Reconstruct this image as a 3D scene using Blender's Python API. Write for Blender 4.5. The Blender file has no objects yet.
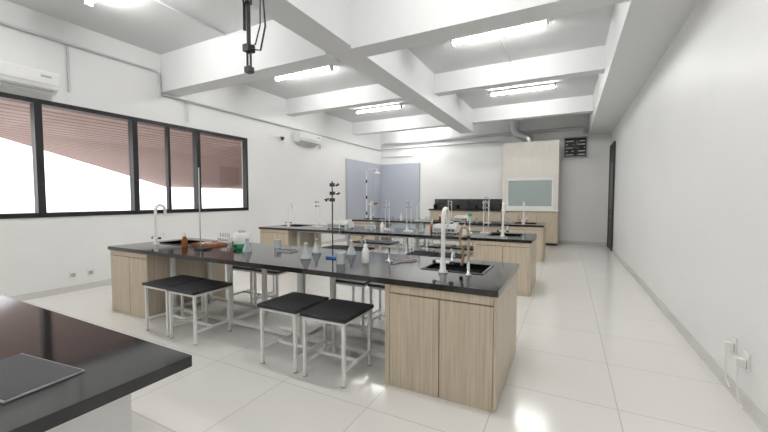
import bpy, math, random
from mathutils import Vector, Matrix
random.seed(3)
sc = bpy.context.scene
try:
    sc.view_settings.view_transform = 'Standard'
except Exception: pass

# ---------------------------------------------------------------- materials
def mat(name, col, rough=0.5, metal=0.0, spec=0.5, emit=0, trans=0, alpha=1.0, coat=0):
    m = bpy.data.materials.new(name); m.use_nodes = True
    b = m.node_tree.nodes['Principled BSDF']
    b.inputs['Base Color'].default_value = (*col, 1)
    b.inputs['Roughness'].default_value = rough
    b.inputs['Metallic'].default_value = metal
    b.inputs['Specular IOR Level'].default_value = spec
    if emit:
        b.inputs['Emission Color'].default_value = (*col, 1)
        b.inputs['Emission Strength'].default_value = emit
    if trans: b.inputs['Transmission Weight'].default_value = trans
    if coat: b.inputs['Coat Weight'].default_value = coat
    b.inputs['Alpha'].default_value = alpha
    return m

def noisy(m, scale=(1,1,1), nscale=5, c1=(0,0,0), c2=(1,1,1), detail=4, lo=.35, hi=.65):
    nt = m.node_tree; N = nt.nodes; L = nt.links
    b = N['Principled BSDF']
    tc = N.new('ShaderNodeTexCoord'); mp = N.new('ShaderNodeMapping')
    mp.inputs['Scale'].default_value = scale
    no = N.new('ShaderNodeTexNoise'); no.inputs['Scale'].default_value = nscale
    no.inputs['Detail'].default_value = detail
    r = N.new('ShaderNodeValToRGB')
    r.color_ramp.elements[0].position = lo; r.color_ramp.elements[0].color = (*c1, 1)
    r.color_ramp.elements[1].position = hi; r.color_ramp.elements[1].color = (*c2, 1)
    L.new(tc.outputs['Object'], mp.inputs['Vector']); L.new(mp.outputs['Vector'], no.inputs['Vector'])
    L.new(no.outputs['Fac'], r.inputs['Fac']); L.new(r.outputs['Color'], b.inputs['Base Color'])
    return m

M_wall = noisy(mat('wall_paint', (.85,.85,.84), .45), nscale=.8, c1=(.84,.84,.83), c2=(.865,.865,.86))
M_ceil = mat('ceiling_paint', (.72,.735,.735), .7)
M_beam = mat('beam_paint', (.80,.81,.81), .6)
M_wood = noisy(mat('wood_laminate', (.5,.42,.31), .4), scale=(60,60,1.6), nscale=1.5, c1=(.49,.405,.30), c2=(.62,.535,.42))
M_woodl = noisy(mat('wood_laminate_light', (.6,.55,.47), .4), scale=(40,40,1.6), nscale=1.5, c1=(.72,.685,.61), c2=(.79,.765,.71))
M_woodd = mat('wood_groove', (.2,.15,.10), .6)
M_black = noisy(mat('black_granite', (.01,.01,.012), .09, spec=.75), nscale=260, c1=(.006,.006,.008), c2=(.035,.035,.04), lo=.55, hi=.8)
M_sink = mat('sink_black', (.02,.02,.022), .35)
M_seat = mat('seat_black', (.022,.022,.028), .45)
M_white = mat('white_steel', (.82,.82,.80), .35)
M_plast = mat('white_plastic', (.85,.85,.83), .3)
M_plastg = mat('grey_plastic', (.4,.41,.42), .4)
M_frame = mat('window_frame_black', (.012,.012,.014), .35)
M_chrome = mat('chrome', (.6,.6,.6), .2, metal=1)
M_foil = mat('foil_duct', (.55,.56,.58), .35, metal=.8)
M_blackp = mat('black_plastic', (.015,.015,.015), .4)
M_grey = mat('grey_board', (.48,.505,.57), .5)
M_blue = mat('blue_base', (.03,.16,.42), .4)
M_green = mat('green_plastic', (.02,.30,.12), .4)
M_brown = mat('brown_wood', (.30,.13,.05), .5)
M_tan = mat('tan_hose', (.45,.30,.17), .5)
M_red = mat('red_paint', (.5,.03,.03), .4)
M_door = mat('door_dark', (.03,.028,.026), .5)
M_tube = mat('tube_light', (1.0,.99,.97), .5, emit=108)
M_pipe = mat('pvc_pipe', (.60,.61,.62), .4)
M_base = mat('baseboard_tile', (.66,.655,.63), .3)
M_dark = mat('vent_dark', (.02,.02,.02), .7)
M_amber = mat('amber', (.25,.07,.01), .1)
M_lab = mat('glassware', (.80,.86,.86), .05, trans=.55)
M_hoodglass = mat('hood_glass', (.38,.44,.43), .08)
M_conc = mat('outdoor_concrete', (.75,.73,.71), .8)

# window glass
M_glass = bpy.data.materials.new('window_glass'); M_glass.use_nodes = True
nt = M_glass.node_tree; nt.nodes.clear()
o = nt.nodes.new('ShaderNodeOutputMaterial'); mx = nt.nodes.new('ShaderNodeMixShader')
t = nt.nodes.new('ShaderNodeBsdfTransparent'); g = nt.nodes.new('ShaderNodeBsdfGlossy')
g.inputs['Roughness'].default_value = .02; mx.inputs[0].default_value = .07
t.inputs[0].default_value = (.95,.95,.95,1)
nt.links.new(t.outputs[0], mx.inputs[1]); nt.links.new(g.outputs[0], mx.inputs[2]); nt.links.new(mx.outputs[0], o.inputs[0])

# floor tiles
M_floor = mat('floor_tile', (.8,.8,.77), .14, spec=.5)
nt = M_floor.node_tree; N = nt.nodes; L = nt.links
tc = N.new('ShaderNodeTexCoord'); mp = N.new('ShaderNodeMapping')
mp.inputs['Location'].default_value = (-.347+8.0, .25, 0)
br = N.new('ShaderNodeTexBrick'); br.offset = 0; br.squash = 1
br.inputs['Scale'].default_value = 1; br.inputs['Brick Width'].default_value = .8; br.inputs['Row Height'].default_value = .8
br.inputs['Mortar Size'].default_value = .003; br.inputs['Mortar Smooth'].default_value = .1; br.inputs['Bias'].default_value = 0
br.inputs['Color1'].default_value = (.83,.815,.78,1); br.inputs['Color2'].default_value = (.81,.795,.76,1)
br.inputs['Mortar'].default_value = (.55,.53,.50,1)
L.new(tc.outputs['Object'], mp.inputs['Vector']); L.new(mp.outputs['Vector'], br.inputs['Vector'])
L.new(br.outputs['Color'], N['Principled BSDF'].inputs['Base Color'])

# canopy slats outside
M_slat = mat('canopy_slats', (.5,.3,.27), .6)
nt = M_slat.node_tree; N = nt.nodes; L = nt.links
tc = N.new('ShaderNodeTexCoord'); wv = N.new('ShaderNodeTexWave'); wv.bands_direction='X'
wv.inputs['Scale'].default_value = .8
r = N.new('ShaderNodeValToRGB'); r.color_ramp.elements[0].position=.1; r.color_ramp.elements[0].color=(.24,.14,.12,1)
r.color_ramp.elements[1].position=.35; r.color_ramp.elements[1].color=(.56,.38,.33,1)
L.new(tc.outputs['Object'], wv.inputs['Vector']); L.new(wv.outputs['Fac'], r.inputs['Fac']); L.new(r.outputs['Color'], N['Principled BSDF'].inputs['Base Color'])

# ---------------------------------------------------------------- mesh builder
class B:
    def __init__(s): s.v=[]; s.f=[]; s.m=[]; s.s=[]; s.mats=[]
    def mi(s, m):
        if m not in s.mats: s.mats.append(m)
        return s.mats.index(m)
    def add(s, vs, fs, m, smooth=False):
        o=len(s.v); s.v+= [tuple(v) for v in vs]; k=s.mi(m)
        for f in fs: s.f.append([i+o for i in f]); s.m.append(k); s.s.append(smooth)
    def box(s, x0,x1,y0,y1,z0,z1, m):
        vs=[(x,y,z) for z in (z0,z1) for y in (y0,y1) for x in (x0,x1)]
        fs=[(0,2,3,1),(4,5,7,6),(0,1,5,4),(2,6,7,3),(0,4,6,2),(1,3,7,5)]
        s.add(vs,fs,m)
    def prism(s, poly, z0, z1, m):
        n=len(poly); vs=[(x,y,z0) for x,y in poly]+[(x,y,z1) for x,y in poly]
        s.add(vs,[(i,(i+1)%n,(i+1)%n+n,i+n) for i in range(n)]+[tuple(range(n))[::-1],tuple(range(n,2*n))],m)
    def tube(s, pts, r, m, n=10, cap=True):
        pts=[Vector(p) for p in pts]; rs = r if isinstance(r,(list,tuple)) else [r]*len(pts)
        vs=[]; up=None
        for i,p in enumerate(pts):
            a=pts[max(i-1,0)]; b=pts[min(i+1,len(pts)-1)]
            d=(b-a).normalized()
            if up is None:
                up = Vector((0,0,1)) if abs(d.z)<.9 else Vector((1,0,0))
            x=d.cross(up)
            if x.length<1e-4: x=d.cross(Vector((0,1,0)))
            x.normalize(); y=x.cross(d).normalized(); up=y
            for k in range(n):
                t=2*math.pi*k/n
                vs.append(p+rs[i]*(math.cos(t)*x+math.sin(t)*y))
        fs=[]
        for i in range(len(pts)-1):
            for k in range(n):
                a=i*n+k; b=i*n+(k+1)%n
                fs.append((a,b,b+n,a+n))
        s.add(vs,fs,m,True)
        if cap:
            s.add(vs[:n],[tuple(range(n))],m); s.add(vs[-n:],[tuple(range(n))[::-1]],m)
    def lathe(s, x,y,z, prof, m, n=20):
        vs=[];fs=[]
        for (r,h) in prof:
            for k in range(n):
                t=2*math.pi*k/n; vs.append((x+r*math.cos(t),y+r*math.sin(t),z+h))
        for i in range(len(prof)-1):
            for k in range(n):
                a=i*n+k;b=i*n+(k+1)%n
                fs.append((a,b,b+n,a+n))
        s.add(vs,fs,m,True)
        s.add(vs[:n],[tuple(range(n))[::-1]],m); s.add(vs[-n:],[tuple(range(n))],m)
    def obj(s, name, loc=(0,0,0), bevel=0):
        me=bpy.data.meshes.new(name); me.from_pydata(s.v,[],s.f)
        for m in s.mats: me.materials.append(m)
        for p,k,sm in zip(me.polygons,s.m,s.s): p.material_index=k; p.use_smooth=sm
        me.update()
        ob=bpy.data.objects.new(name,me); ob.location=loc; sc.collection.objects.link(ob)
        if bevel:
            b=ob.modifiers.new('bevel','BEVEL'); b.width=bevel; b.segments=2; b.limit_method='ANGLE'; b.angle_limit=math.radians(50)
        return ob
def dup(ob, loc, rz=0):
    n=bpy.data.objects.new(ob.name.split('.')[0], ob.data); n.location=loc; n.rotation_euler=(0,0,rz)
    for md in ob.modifiers:
        k=n.modifiers.new(md.name,md.type); k.width=md.width; k.segments=md.segments; k.limit_method=md.limit_method; k.angle_limit=md.angle_limit
    sc.collection.objects.link(n); return n
def arc(c, r, a0, a1, n=8, plane='xz'):
    out=[]
    for i in range(n+1):
        a=math.radians(a0+(a1-a0)*i/n)
        if plane=='xz': out.append((c[0]+r*math.cos(a),c[1],c[2]+r*math.sin(a)))
        elif plane=='yz': out.append((c[0],c[1]+r*math.cos(a),c[2]+r*math.sin(a)))
        else: out.append((c[0]+r*math.cos(a),c[1]+r*math.sin(a),c[2]))
    return out

XL,XR,YF,YB,H = -7.1,1.17,-2.8,13.4,4.3
WZ0,WZ1,WY0,WY1 = 1.22,3.0,-2.0,6.32
e=.002

# ---------------------------------------------------------------- shell
b=B(); b.box(XL-.2,XR+.2,YF-.2,YB+.2,-.15,0,M_floor); b.obj('floor')
b=B(); b.box(XL-.2,XR+.2,YF-.2,YB+.2,H,H+.2,M_ceil); b.obj('ceiling')
b=B(); b.box(XR,XR+.2,YF-.2,YB+.2,0,H,M_wall); b.obj('wall_right')
b=B(); b.box(XL,XR,YB,YB+.2,0,H,M_wall); b.obj('wall_back')
b=B(); b.box(XL,XR,YF-.2,YF,0,H,M_wall); b.obj('wall_front')
b=B()
b.box(XL-.2,XL,YF-.2,YB+.2,0,WZ0,M_wall); b.box(XL-.2,XL,YF-.2,YB+.2,WZ1,H,M_wall)
b.box(XL-.2,XL,YF-.2,WY0,WZ0,WZ1,M_wall); b.box(XL-.2,XL,WY1,YB+.2,WZ0,WZ1,M_wall)
b.obj('wall_left')
b=B(); b.box(XR-.012,XR,YF,12.05,0,.1,M_base); b.obj('baseboard_right')
b=B(); b.box(XL,XL+.012,YF,10.7,0,.1,M_base); b.obj('baseboard_left')
b=B(); b.box(-.25,XR-.012,YB-.012,YB,0,.1,M_base); b.obj('baseboard_back')

# beams
b=B(); b.box(.54,XR,YF,YB,3.57,H,M_beam); b.obj('trim_beam_right')
b=B(); b.box(-3.15,-2.72,YF,11.48,3.62,H,M_beam); b.obj('trim_beam_long')
for y0,y1,z in [(.85,1.15,3.6),(4.25,4.6,3.58),(7.72,8.0,3.88),(11.2,11.48,3.88)]:
    for x0,x1 in [(XL,-3.15),(-2.72,.54)]:
        b=B(); b.box(x0,x1,y0,y1,z,H,M_beam); b.obj('trim_beam')

# windows
ys=[-2.0,-.3,1.05,2.40,3.74,5.0,6.32]
for i in range(len(ys)-1):
    y0,y1=ys[i],ys[i+1]
    b=B(); x0,x1=XL-.12,XL+.015
    w=.045
    b.box(x0,x1,y0,y1,WZ0,WZ0+.07,M_frame); b.box(x0,x1,y0,y1,WZ1-.07,WZ1,M_frame)
    b.box(x0,x1,y0,y0+w,WZ0+.07,WZ1-.07,M_frame); b.box(x0,x1,y1-w,y1,WZ0+.07,WZ1-.07,M_frame)
    if i in (4,1):
        ym=(y0+y1)/2
        b.box(x0+.03,x1-.02,ym-.025,ym+.025,WZ0+.07,WZ1-.07,M_frame)
    b.box(XL-.07,XL-.064,y0+w,y1-w,WZ0+.07,WZ1-.07,M_glass)
    b.obj('window_%d'%(i+1))
# outside
b=B(); b.prism([(XL-.21,-1),(-13,3.2),(-27,13.4),(-50,30),(-50,45),(XL-.21,45)],3.2,3.4,M_slat); b.obj('outdoor_canopy')
b=B(); b.box(-90,XL-.21,-60,90,-.3,-.1,M_conc); b.obj('outdoor_ground')

# door on the right wall
b=B(); X1=XR-e; ya,yb=12.05,13.2
b.box(XR-.05,X1,ya,ya+.08,0,3.15,M_door); b.box(XR-.05,X1,yb-.08,yb,0,3.15,M_door); b.box(XR-.05,X1,ya+.08,yb-.08,3.07,3.15,M_door)
b.box(XR-.03,X1,ya+.08,yb-.08,.005,3.07,M_door); b.box(XR-.034,XR-.03,ya+.2,yb-.2,1.2,2.6,M_frame)
b.tube([(XR-.03,ya+.18,1.0),(XR-.08,ya+.18,1.0),(XR-.08,ya+.3,1.0)],.01,M_chrome)
b.obj('door_1')

# ---------------------------------------------------------------- light fixtures
def fixture(x,y):
    b=B(); z=-e
    b.box(-.78,.78,-.05,.05,z-.05,z,M_white)
    for s in (-1,1):
        b.box(s*.76-.02,s*.76+.02,-.045,.045,z-.12,z-.05,M_white)
    b.tube([(-.74,0,z-.085),(.74,0,z-.085)],.024,M_tube,12)
    return b.obj('fluorescent_light',(x,y,H))
for y in (-.9,2.6,6.17,9.65):
    for x in (-5.2,-1.1): fixture(x,y)
fixture(-5.2,12.4)

# ---------------------------------------------------------------- lab benches
TH=.87
def counter(b,x0,x1,y0,y1,sinks):
    z0,z1=TH-.045,TH
    xs=x0
    for (a,c,d,e) in sinks:
        b.box(xs,a,y0,y1,z0,z1,M_black)
        b.box(a,c,y0,d,z0,z1,M_black); b.box(a,c,e,y1,z0,z1,M_black)
        t=.012; zb=TH-.26
        b.box(a-t,a,d-t,e+t,zb,z0,M_sink); b.box(c,c+t,d-t,e+t,zb,z0,M_sink)
        b.box(a,c,d-t,d,zb,z0,M_sink); b.box(a,c,e,e+t,zb,z0,M_sink)
        b.box(a-t,c+t,d-t,e+t,zb-.012,zb,M_sink)
        r=.018
        b.box(a-r,a+.004,d-r,e+r,z1,z1+.006,M_sink); b.box(c-.004,c+r,d-r,e+r,z1,z1+.006,M_sink)
        b.box(a,c,d-r,d+.004,z1,z1+.006,M_sink); b.box(a,c,e-.004,e+r,z1,z1+.006,M_sink)
        b.lathe((a+c)/2,(d+e)/2,zb,[(.03,0),(.03,.004)],M_chrome,14)
        xs=c
    b.box(xs,x1,y0,y1,z0,z1,M_black)
def cabinet(b,x0,x1,y0,y1,top=.825):
    b.box(x0,x0+.018,y0+.02,y1-.02,.0,top,M_wood); b.box(x1-.018,x1,y0,y1,.0,top,M_wood)
    b.box(x0+.018,x1-.018,y0+.03,y1-.03,.03,.05,M_wood)
    xm=(x0+x1)/2+.02; g=.004
    for side in (0,1):
        ya,yb2 = (y0,y0+.018) if side==0 else (y1-.018,y1)
        b.box(x0,x0+.04,ya,yb2,0,top,M_wood)
        b.box(x0+.04+g,xm-g,ya,yb2,.0,top-.075,M_wood); b.box(xm+g,x1-.018-g,ya,yb2,.0,top-.075,M_wood)
        b.box(x0+.04+g,x1-.018-g,ya,yb2,top-.065,top,M_wood)
        yi=(y0+.018,y0+.024) if side==0 else (y1-.024,y1-.018)
        b.box(x0+.03,x1-.018,yi[0],yi[1],.0,top,M_woodd)
def bench(xl,xr,y0,y1):
    b=B()
    s1=(xr-.74,xr-.22,y0+.5,y0+.93); s2=(xl+.22,xl+.74,y0+.5,y0+.93)
    counter(b,xl,xr,y0,y1,[s2,s1])
    cabinet(b,xr-.88,xr-.012,y0+.015,y1-.03)
    cabinet(b,xl+.02,xl+.86,y0+.02,y1-.03)
    xa,xb=xl+.86,xr-.88; t=.02
    for y in (y0+.32,y1-.32):
        b.box(xa,xb,y-t,y+t,.765,.825,M_white)
        b.box(xa,xb,y-t,y+t,.06,.1,M_white)
    n=4
    for i in range(n):
        x=xa+.03+(xb-xa-.06)*i/(n-1)
        for y in (y0+.32,y1-.32):
            b.box(x-.025,x+.025,y-t-.002,y+t+.002,0,.79,M_white)
        b.box(x-t,x+t,y0+.32+t,y1-.32-t,.78,.82,M_white); b.box(x-t,x+t,y0+.32+t,y1-.32-t,.06,.1,M_white)
    return b.obj('lab_bench')
bench(-5.45,-.41,2.49,3.66)
bench(-6.2,-.48,5.80,7.0)
bench(-5.95,-.5,9.2,10.4)
# nearest bench (corner)
b=B(); counter(b,-5.3,-1.335,-.3,.89,[])
b.box(-2.35,-1.55,-.2,.77,.0,.825,M_white)
b.box(-2.3,-1.95,.77,.788,.05,.8,M_wood); b.box(-1.94,-1.6,.77,.788,.05,.8,M_wood)
b.box(-1.55,-1.532,-.15,.3,.05,.8,M_wood)
b.box(-5.2,-4.4,-.2,.77,0,.825,M_wood)
b.box(-4.4,-2.35,.5,.54,.76,.825,M_white); b.box(-4.4,-2.35,-.1,-.06,.76,.825,M_white)
b.obj('lab_bench')

T=TH+.001
def faucet():
    b=B()
    b.lathe(0,0,0,[(.04,0),(.04,.012),(.026,.03),(.022,.12)],M_plast)
    b.tube([(0,0,.08),(0,0,.48)]+arc((0,.065,.48),.065,180,10,10,'yz')+[(0,.132,.46),(0,.135,.43)],.018,M_plast,12)
    b.lathe(0,.135,.38,[(.008,0),(.014,.01),(.018,.05),(.014,.06)],M_plast,12)
    b.tube([(-.07,0,.09),(.07,0,.09)],.013,M_plast)
    for s in (-1,1):
        b.lathe(s*.075,0,.075,[(.02,0),(.022,.015),(.012,.03)],M_blackp,12)
    b.tube([(.075,0,.10),(.075,.02,.16),(.075,.05,.17),(.075,.08,.13)],.009,M_plast)
    return b
fb=faucet().obj('lab_faucet',(-.94,2.91,T))
dup(fb,(-5.08,2.91,T))
dup(fb,(-.97,6.22,T)); dup(fb,(-5.7,6.22,T)); dup(fb,(-1.0,9.62,T)); dup(fb,(-5.45,9.62,T))
b=B()
b.lathe(0,0,0,[(.025,0),(.025,.01),(.012,.02),(.012,.12)],M_chrome)
b.tube([(0,0,.12),(0.0,.0,.36)]+arc((-.035,0,.36),.035,0,180,8)+[(-.072,0,.28),(-.05,.02,.2),(-.06,.05,.12),(-.08,.09,.07)],.010,M_tan)
b.tube([(-.08,.09,.07),(-.09,.11,.045)],.016,M_blackp)
b.lathe(0,0,.3,[(.012,0),(.02,.01),(.012,.03)],M_blackp)
b.obj('rubber_hose_tap',(-.72,2.90,T))

# ---------------------------------------------------------------- stools
def stool():
    b=B(); w,d,h=.225,.24,.525
    b.box(-w,w,-d,d,h,h+.03,M_seat)
    t=.0135
    for sx in (-1,1):
        for sy in (-1,1):
            x=sx*(w-.03); y=sy*(d-.03)
            b.box(x-t,x+t,y-t,y+t,0.004,h,M_white); b.box(x-t-.002,x+t+.002,y-t-.002,y+t+.002,0,.012,M_plastg)
    for sy in (-1,1):
        y=sy*(d-.03); b.box(-w+.04,w-.04,y-t,y+t,h-.028,h-.003,M_white)
    for sx in (-1,1):
        x=sx*(w-.03); b.box(x-t,x+t,-d+.04,d-.04,h-.028,h-.003,M_white); b.box(x-t,x+t,-d+.04,d-.04,.12,.145,M_white)
    b.box(-w+.04,w-.04,-t,t,.12,.145,M_white)
    return b.obj('lab_stool',(-2.27,2.61,0),bevel=.004)
s0=stool()
first=True
for (yb) in (2.52,5.80,9.2):
    for x in (-4.04,-3.56,-2.25,-1.755):
        for dy in (-.01,1.14):
            loc=(x+(random.uniform(-.006,.006)),yb+dy+random.uniform(-.015,.015),0)
            if first: s0.location=loc; first=False
            else: dup(s0,loc,random.uniform(-.02,.02))

# ---------------------------------------------------------------- bench items
def retort(h,base,clamps=True,rod=None,n=3):
    b=B(); rod=rod or (M_blackp if clamps else M_chrome)
    b.box(-.09,.09,-.06,.06,0,.018,base)
    b.tube([(-.04,0,.018),(-.04,0,h)],.007,rod,8)
    if clamps:
        for z,dx in ((h-.04,.06),(h-.13,.07),(h-.2,-.06))[:n]:
            b.box(-.062,-.018,-.018,.018,z-.018,z+.018,M_blackp if n>2 else M_plastg)
            b.tube([(-.04,0,z),(-.04+dx,0,z)],.007,M_chrome,8)
            b.tube([(-.04+dx,-.02,z-.012),(-.04+dx+.03*(1 if dx>0 else -1),-.01,z),(-.04+dx,.02,z+.012)],.009,M_blackp if n>2 else M_plastg,8)
        b.tube([(.05,0,h-.5),(.05,0,h-.02)],.008,M_plast,8)
        b.tube([(.05,0,max(h-.56,.02)),(.05,0,h-.5)],.003,M_chrome,8)
    return b
retort(.82,M_blue,n=3).obj('retort_stand',(-2.2,3.12,T))
retort(1.02,M_blackp,False).obj('retort_stand',(-4.05,2.88,T))
retort(.7,M_plast,True,M_chrome,2).obj('retort_stand',(-1.9,9.6,T))
r2=retort(.6,M_plast,True,M_plast,2).obj('retort_stand',(-3.3,6.5,T))
for p in ((-5.0,6.4),(-3.9,9.7),(-1.35,6.7),(-2.75,6.35),(-2.9,9.55)): dup(r2,(*p,T))
def flask(s=1,m=M_lab):
    b=B(); p=[(.045,0),(.052,.006),(.05,.02),(.02,.09),(.016,.10),(.016,.135),(.02,.14)]
    b.lathe(0,0,0,[(r*s,h*s) for r,h in p],m); b.lathe(0,0,.142*s,[(.013*s,-.01),(.017*s,.012)],M_plast)
    return b
f0=flask(1.1).obj('conical_flask',(-2.45,2.93,T))
for p in ((-2.17,3.38),(-2.6,3.3),(-2.5,6.4),(-3.1,9.7),(-3.5,6.2),(-2.3,9.5),(-1.35,9.7),(-3.4,3.0),(-2.9,6.6),(-4.7,6.7)): dup(f0,(*p,T))
b=B(); b.lathe(0,0,0,[(.04,0),(.043,.005),(.043,.10),(.047,.108)],M_lab)
q=b.obj('glass_beaker',(-1.95,2.85,T))
for p in ((-3.3,3.4),(-3.0,6.15),(-4.0,6.05),(-2.2,9.75),(-4.7,9.6),(-4.1,3.5)): dup(q,(*p,T))
b=B(); b.box(-.12,.12,-.03,.03,0,.01,M_plast); b.box(-.12,.12,-.03,.03,.06,.068,M_plast)
for s in (-1,1): b.box(s*.115-.005,s*.115+.005,-.03,.03,.01,.06,M_plast)
for i in range(6):
    b.tube([(-.09+i*.036,0,.012),(-.09+i*.036,0,.13)],.008,M_lab,10)
q=b.obj('test_tube_rack',(-4.45,3.52,T)); dup(q,(-3.75,6.6,T)); dup(q,(-3.5,9.5,T))
b=B(); b.lathe(0,0,0,[(.034,0),(.037,.01),(.037,.12),(.02,.15),(.016,.155)],M_plast)
b.lathe(0,0,.155,[(.02,0),(.02,.025),(.008,.03)],M_plast); b.tube([(0,0,.18),(0,0,.215),(-.02,0,.235),(-.06,0,.215)],.004,M_plast,8)
w0=b.obj('wash_bottle',(-1.76,3.0,T)); dup(w0,(-3.2,6.1,T)); dup(w0,(-4.4,9.6,T)); dup(w0,(-1.6,6.15,T))
b=B(); b.lathe(0,0,0,[(.10,0),(.105,.01),(.105,.05),(.10,.06)],M_green,24); b.lathe(0,0,.06,[(.095,0),(.10,.02),(.10,.12),(.085,.14)],M_plast,24)
b.lathe(0,0,.2,[(.05,0),(.05,.02),(.02,.03)],M_plastg,16); b.box(-.02,.02,-.125,-.10,.02,.05,M_blackp)
b.obj('heating_mantle',(-3.72,3.2,T))
b=B(); b.box(-.2,.2,-.12,.12,0,.008,M_brown)
for a in (-.2,.19): b.box(a,a+.01,-.12,.12,.008,.03,M_brown)
for a in (-.12,.11): b.box(-.19,.19,a,a+.01,.008,.03,M_brown)
for i in range(5):
    b.tube([(-.15+i*.07,-.07,.02),(-.12+i*.07,.08,.025)],.012,[M_tan,M_plast,M_brown,M_chrome,M_red][i],8)
b.obj('dissection_tray',(-4.34,3.18,T))
b=B(); b.lathe(0,0,0,[(.03,0),(.032,.01),(.032,.09),(.014,.12),(.014,.14)],M_amber); b.lathe(0,0,.14,[(.017,0),(.017,.03)],M_plast)
q=b.obj('reagent_bottle',(-4.45,2.9,T)); dup(q,(-4.55,2.98,T)); dup(q,(-2.4,6.7,T)); dup(q,(-3.3,9.9,T))
b=B(); b.box(-.11,.11,-.07,.07,0,.015,M_plastg); b.box(-.09,.09,-.05,.05,.015,.02,M_blackp)
b.obj('digital_scale_tray',(-3.0,3.25,T))
b=B(); b.lathe(0,0,0,[(.04,0),(.04,.01),(.014,.02),(.011,.03),(.011,.13),(.013,.14)],M_chrome); b.tube([(0,0,.03),(.06,0,.03)],.006,M_chrome)
b.tube([(.06,0,.03),(.12,.02,.012),(.2,.1,.012),(.22,.2,.012)],.007,M_tan)
b.obj('bunsen_burner',(-1.6,3.2,T))
def instr(wd=.34):
    b=B(); b.box(-wd/2,wd/2,-.15,.15,.015,.14,M_plast); b.box(-wd/2+.02,wd/2-.02,-.155,-.15,.03,.09,M_plastg)
    b.box(-wd/2+.03,wd/2-.12,-.12,.12,.14,.16,M_plast)
    for x in (wd/2-.06,wd/2-.13): b.tube([(x,-.155,.06),(x,-.175,.06)],.018,M_blackp,14)
    b.box(wd/2-.09,wd/2-.02,-.05,.1,.14,.19,M_plast)
    for sx in(-1,1):
        for sy in(-1,1): b.box(sx*(wd/2-.03)-.015,sx*(wd/2-.03)+.015,sy*.12-.015,sy*.12+.015,0,.015,M_blackp)
    return b
instr(.5).obj('hot_plate_stirrer',(-4.35,6.35,T),bevel=.006)
instr(.45).obj('hot_plate_stirrer',(-2.0,6.4,T),bevel=.006)
instr(.4).obj('hot_plate_stirrer',(-2.65,9.9,T),bevel=.006)
b=B(); b.lathe(0,0,0,[(.05,0),(.05,.012),(.01,.02),(.008,.30)],M_plast)
for i in range(9):
    a=i*.7; b.tube([(0,0,.29+.004*i),(.03*math.cos(a),.03*math.sin(a),.35),(.055*math.cos(a),.055*math.sin(a),.33)],[.006,.022,.005],M_green,8)
b.obj('bottle_brush_stand',(-1.62,6.6,T))
b=B(); b.box(-.2,.2,-.11,.11,0,.006,M_plastg); b.box(-.195,.195,-.105,.105,.006,.008,M_seat)
o=b.obj('binder_folder',(-1.74,.49,T)); o.rotation_euler=(0,0,.12)

# ---------------------------------------------------------------- back of room
b=B(); x0,x1,y0,y1=-1.98,-.28,12.5,YB-e
b.box(x0+.02,x1-.02,y0+.06,y1,0,.08,M_blackp)
b.box(x0,x1,y0+.02,y1,.08,1.1,M_wood)
for i in range(3):
    a=x0+i*(x1-x0)/3; c=x0+(i+1)*(x1-x0)/3; b.box(a+.004,c-.004,y0,y0+.018,.1,1.08,M_wood); b.tube([(c-.05,y0-.02,.8),(c-.05,y0-.02,.95)],.006,M_chrome,8)
b.box(x0-.02,x1+.02,y0-.05,y1,1.1,1.15,M_plast)
b.box(x0,x0+.14,y0,y1,1.15,2.2,M_woodl); b.box(x1-.14,x1,y0,y1,1.15,2.2,M_woodl)
b.box(x0,x1,y0,y1,2.2,3.36,M_woodl); b.box(x0+.14,x1-.14,y1-.05,y1,1.15,2.2,M_plastg)
b.box(x0+.14,x1-.14,y0,y0+.03,1.15,1.27,M_plast)
b.box(x0+.14,x1-.14,y0+.03,y0+.05,1.27,2.1,M_hoodglass)
b.box(x0+.14,x0+.19,y0,y0+.05,1.27,2.2,M_plast); b.box(x1-.19,x1-.14,y0,y0+.05,1.27,2.2,M_plast); b.box(x0+.19,x1-.19,y0,y0+.05,2.1,2.2,M_plast)
b.box(x0+.03,x1-.03,y0-.008,y0,2.27,3.3,M_woodl)
b.obj('fume_hood',bevel=.004)
b=B()
path=[(-1.2,12.9,3.365),(-1.2,12.9,3.46),(-1.27,12.9,3.56),(-1.42,12.9,3.63),(-1.58,12.9,3.70),(-1.66,12.9,3.82),(-1.68,12.9,4.0)]
P=[];R=[]
for i in range(len(path)-1):
    for k in range(6):
        P.append(Vector(path[i]).lerp(Vector(path[i+1]),k/6)); R.append(.15 if k%2 else .13)
b.tube(P,R,M_foil,18)
b.lathe(-1.68,12.9,3.93,[(.16,0),(.16,.368)],M_pipe,18)
b.obj('exhaust_duct')
b=B(); b.tube([(-6.9,13.28,3.80),(.36,13.28,3.80),(.42,13.28,3.78),(.44,13.28,3.62)],.055,M_pipe,14)
for x in (-5.5,-3.6,-.9,-.2): b.tube([(x,13.28,3.80),(x+.06,13.28,3.80)],.065,M_pipe,14)
b.obj('exhaust_pipe')
b=B(); vx0,vx1,vz0,vz1=-.14,.48,2.9,3.5; Y1=YB-e
b.box(vx0,vx1,YB-.03,Y1,vz0,vz1,M_dark)
b.box(vx0-.03,vx0,YB-.09,Y1,vz0-.03,vz1+.03,M_plastg); b.box(vx1,vx1+.03,YB-.09,Y1,vz0-.03,vz1+.03,M_plastg)
b.box(vx0,vx1,YB-.09,Y1,vz1,vz1+.03,M_plastg); b.box(vx0,vx1,YB-.09,Y1,vz0-.03,vz0,M_plastg)
for i in range(5):
    z=vz0+.05+i*.11; b.box(vx0+.03,(vx0+vx1)/2-.05,YB-.045,YB-.03,z,z+.03,M_plast); b.box((vx0+vx1)/2+.05,vx1-.03,YB-.045,YB-.03,z,z+.03,M_plast)
cx,cz=(vx0+vx1)/2,(vz0+vz1)/2
b.tube([(cx,YB-.09,cz),(cx,YB-.03,cz)],.05,M_blackp,16)
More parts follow.
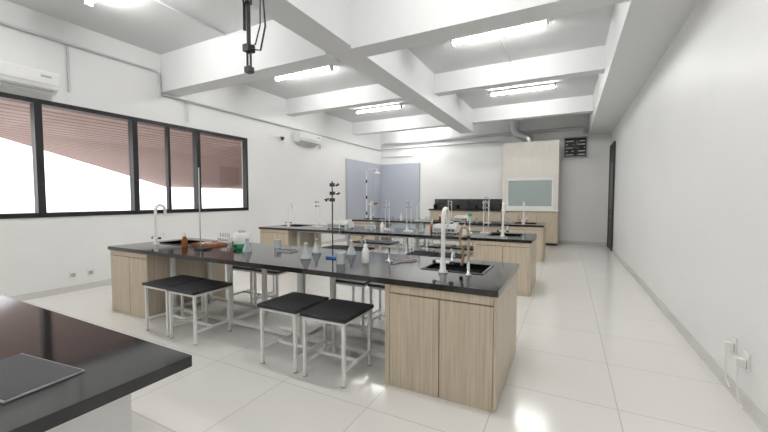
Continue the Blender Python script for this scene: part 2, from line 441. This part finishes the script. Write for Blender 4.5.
for k in range(5):
    a=k*2*math.pi/5; ca,sa=math.cos(a),math.sin(a); r0,r1,wd=.04,.25,.06
    pts=[(cx+ca*r0-sa*.02,YB-.07,cz+sa*r0+ca*.02),(cx+ca*r1-sa*wd,YB-.06,cz+sa*r1+ca*wd),(cx+ca*r1+sa*wd,YB-.08,cz+sa*r1-ca*wd),(cx+ca*r0+sa*.02,YB-.075,cz+sa*r0-ca*.02)]
    b.add(pts,[(0,1,2,3)],M_blackp)
b.obj('exhaust_fan')
b=B(); x0,x1=-4.65,-2.05
b.box(x0,x1,12.75,YB-.02,0,1.08,M_wood)
for i in range(4):
    a=x0+i*(x1-x0)/4; b.box(a+.006,a+(x1-x0)/4-.006,12.732,12.75,.08,1.05,M_wood)
b.box(x0-.03,x1,12.68,YB-e,1.08,1.13,M_black)
b.box(x0,x1,YB-.1,YB-e,1.13,1.5,M_black)
b.box(x0+.02,x1-.1,13.1,13.28,1.27,1.3,M_black)
for x in (x0+.02,x0+.9,x1-1.0,x1-.13): b.box(x,x+.03,13.1,13.28,1.13,1.27,M_black)
b.obj('wall_bench')
b=B(); b.box(XL+.022,-5.3,YB-.02,YB-e,0.002,2.95,M_grey); b.box(-5.34,-5.3,YB-.035,YB-.02,0.002,2.95,M_chrome); b.obj('grey_corner_panel')
b=B(); b.box(XL+e,XL+.02,10.7,YB-.03,0.002,2.95,M_grey)
b.box(XL+.02,XL+.045,10.7,10.74,0.002,2.95,M_chrome); b.obj('grey_corner_panel')
b=B()
b.tube([(0,0,0),(0,0,2.6)],.022,M_plast,12)
for z in (.9,1.5,2.1): b.tube([(0,0,z),(0,0,z+.12)],.028,M_blackp,12)
b.lathe(0,0,0,[(.12,0),(.12,.02),(.035,.03)],M_chrome)
b.tube([(0,0,2.59),(.1,0,2.63),(.4,0,2.63),(.45,0,2.6),(.45,0,2.5)],.018,M_plast)
b.lathe(.45,0,2.44,[(.12,0),(.11,.02),(.03,.07)],M_plast)
b.tube([(0,0,1.3),(.3,0,1.3)],.02,M_plast); b.lathe(.36,0,1.28,[(.04,0),(.13,.06),(.14,.08)],M_brown)
b.tube([(.3,0,2.62),(.3,0,1.8)],.006,M_chrome,6)
b.obj('emergency_shower',(-6.75,11.6,0.001))

# ---------------------------------------------------------------- wall units
def ac(loc,L=1.0):
    b=B(); prof=[(0,.0),(.13,.0),(.2,.05),(.22,.12),(.22,.27),(.2,.3),(0,.3)]
    n=len(prof); vs=[(x,0,z) for x,z in prof]+[(x,L,z) for x,z in prof]
    fs=[(i,(i+1)%n,(i+1)%n+n,i+n) for i in range(n)]+[tuple(range(n)),tuple(range(n,2*n))[::-1]]
    b.add(vs,fs,M_plast)
    b.box(.14,.205,.06,L-.06,.012,.03,M_plastg); b.box(.221,.224,.02,L-.02,.10,.104,M_plastg); b.box(.221,.224,L-.2,L-.08,.2,.23,M_plastg)
    return b.obj('air_conditioner',loc)
ac((XL+e,1.56,3.09),1.02); ac((XL+e,8.05,3.16),.98)

x=XL+.04
def pipe(pts,r=.02):
    b=B(); b.tube(pts,r,M_pipe,8); b.obj('conduit_pipe')
pipe([(x,1.2,3.95),(x,4.12,3.95),(x,4.19,3.92),(x,4.2,3.5)],.022)
pipe([(x,4.25,3.53),(x,YB-.05,3.53)],.022)
pipe([(x,2.78,3.2),(x,2.78,3.92)],.018)
pipe([(x,4.75,3.1),(x,4.75,3.5)],.016)
pipe([(x,9.2,3.1),(x,9.2,3.5)],.016)
pipe([(XL+.1,YB-.04,3.58),(-2.2,YB-.04,3.58)]); pipe([(XL+.1,YB-.04,3.25),(-5.6,YB-.04,3.25)],.015)
pipe([(XL+.1,4.8,H-.03),(-3.2,4.8,H-.03)],.018); pipe([(-5.2,2.8,H-.025),(-5.2,4.2,H-.025)],.018); pipe([(-1.1,6.4,H-.025),(-1.1,7.68,H-.025)],.016)

# projector mount with cables
b=B(); X,Y=-2.54,2.3
b.lathe(0,0,H-.022,[(.12,0),(.12,.02)],M_blackp)
b.tube([(0,0,2.8),(0,0,H-.01)],.018,M_blackp,10)
b.tube([(-.05,0,3.0),(-.05,0,3.6),(-.02,0,3.8)],.014,M_blackp,8)
b.lathe(0,0,3.22,[(.035,0),(.035,.16)],M_blackp,12)
b.box(-.06,.06,-.04,.04,3.3,3.36,M_blackp)
b.box(-.035,.035,-.04,.04,2.80,2.86,M_blackp); b.tube([(-.02,0,2.8),(-.02,0,2.67)],.01,M_blackp); b.tube([(.02,0,2.8),(.02,0,2.67)],.01,M_blackp)
b.box(-.03,.03,-.03,.03,2.62,2.67,M_blackp)
b.tube([(.02,0,3.25),(.1,.02,3.36),(.15,.03,3.25),(.17,.03,3.0),(.12,.02,2.8),(.03,0,2.82)],.008,M_blackp,8)
b.tube([(.02,0,3.4),(.08,0,3.5),(.15,0,3.35),(.14,0,3.0),(.08,0,2.85),(.02,0,2.85)],.006,M_blackp,8)
b.tube([(-.02,0,3.5),(-.12,0,3.35),(-.13,0,3.42),(-.05,0,3.75),(0,.0,3.9)],.006,M_blackp,8)
b.obj('projector_mount',(X,Y,0))

b=B(); b.lathe(0,0,0,[(.03,-.04),(.055,-.03),(.06,-.002)],M_plast); b.obj('smoke_detector',(-2.2,5.2,H))
b=B(); b.lathe(0,0,0,[(.05,0),(.05,-.03),(.045,-.05),(.02,-.09)],M_blackp); b.lathe(0,0,0,[(.06,0),(.06,.02)],M_plast)
b.tube([(0,0,.01),(-.097,0,.01)],.015,M_plast); b.obj('security_camera',(XL+.1,7.45,3.2))

def outlet(loc,rz,plug):
    b=B(); b.box(-.045,.045,-.012,-.001,-.045,.075,M_plast); b.box(-.03,.03,-.016,-.012,-.03,.03,M_plastg)
    b.box(-.025,.025,-.015,-.012,-.025,.025,M_plast)
    if plug:
        b.box(-.028,.028,-.07,-.016,-.025,.03,M_plast)
        b.tube([(0,-.05,-.025),(0,-.055,-.1),(.01,-.05,-.2),(.03,-.05,-.26),(.1,-.05,-.29)],.006,M_plast,8)
    o=b.obj('wall_outlet',loc); o.rotation_euler=(0,0,rz); return o
outlet((XR,3.64,.36),math.radians(-90),True)
outlet((XR,3.42,.32),math.radians(-90),True)
outlet((XL,2.74,.27),math.radians(90),False); outlet((XL,2.98,.27),math.radians(90),False)

# ---------------------------------------------------------------- world
w=bpy.data.worlds.new('world'); sc.world=w; w.use_nodes=True
bg=w.node_tree.nodes['Background']; bg.inputs[0].default_value=(.97,.985,1,1); bg.inputs[1].default_value=2.7

cam=bpy.data.cameras.new('camera'); co=bpy.data.objects.new('camera',cam); sc.collection.objects.link(co)
cam.sensor_width=36; cam.lens=16.64; cam.clip_start=.02
co.location=(0,0,1.5); co.rotation_euler=(math.radians(90-2.74),0,math.radians(27.4)); sc.camera=co
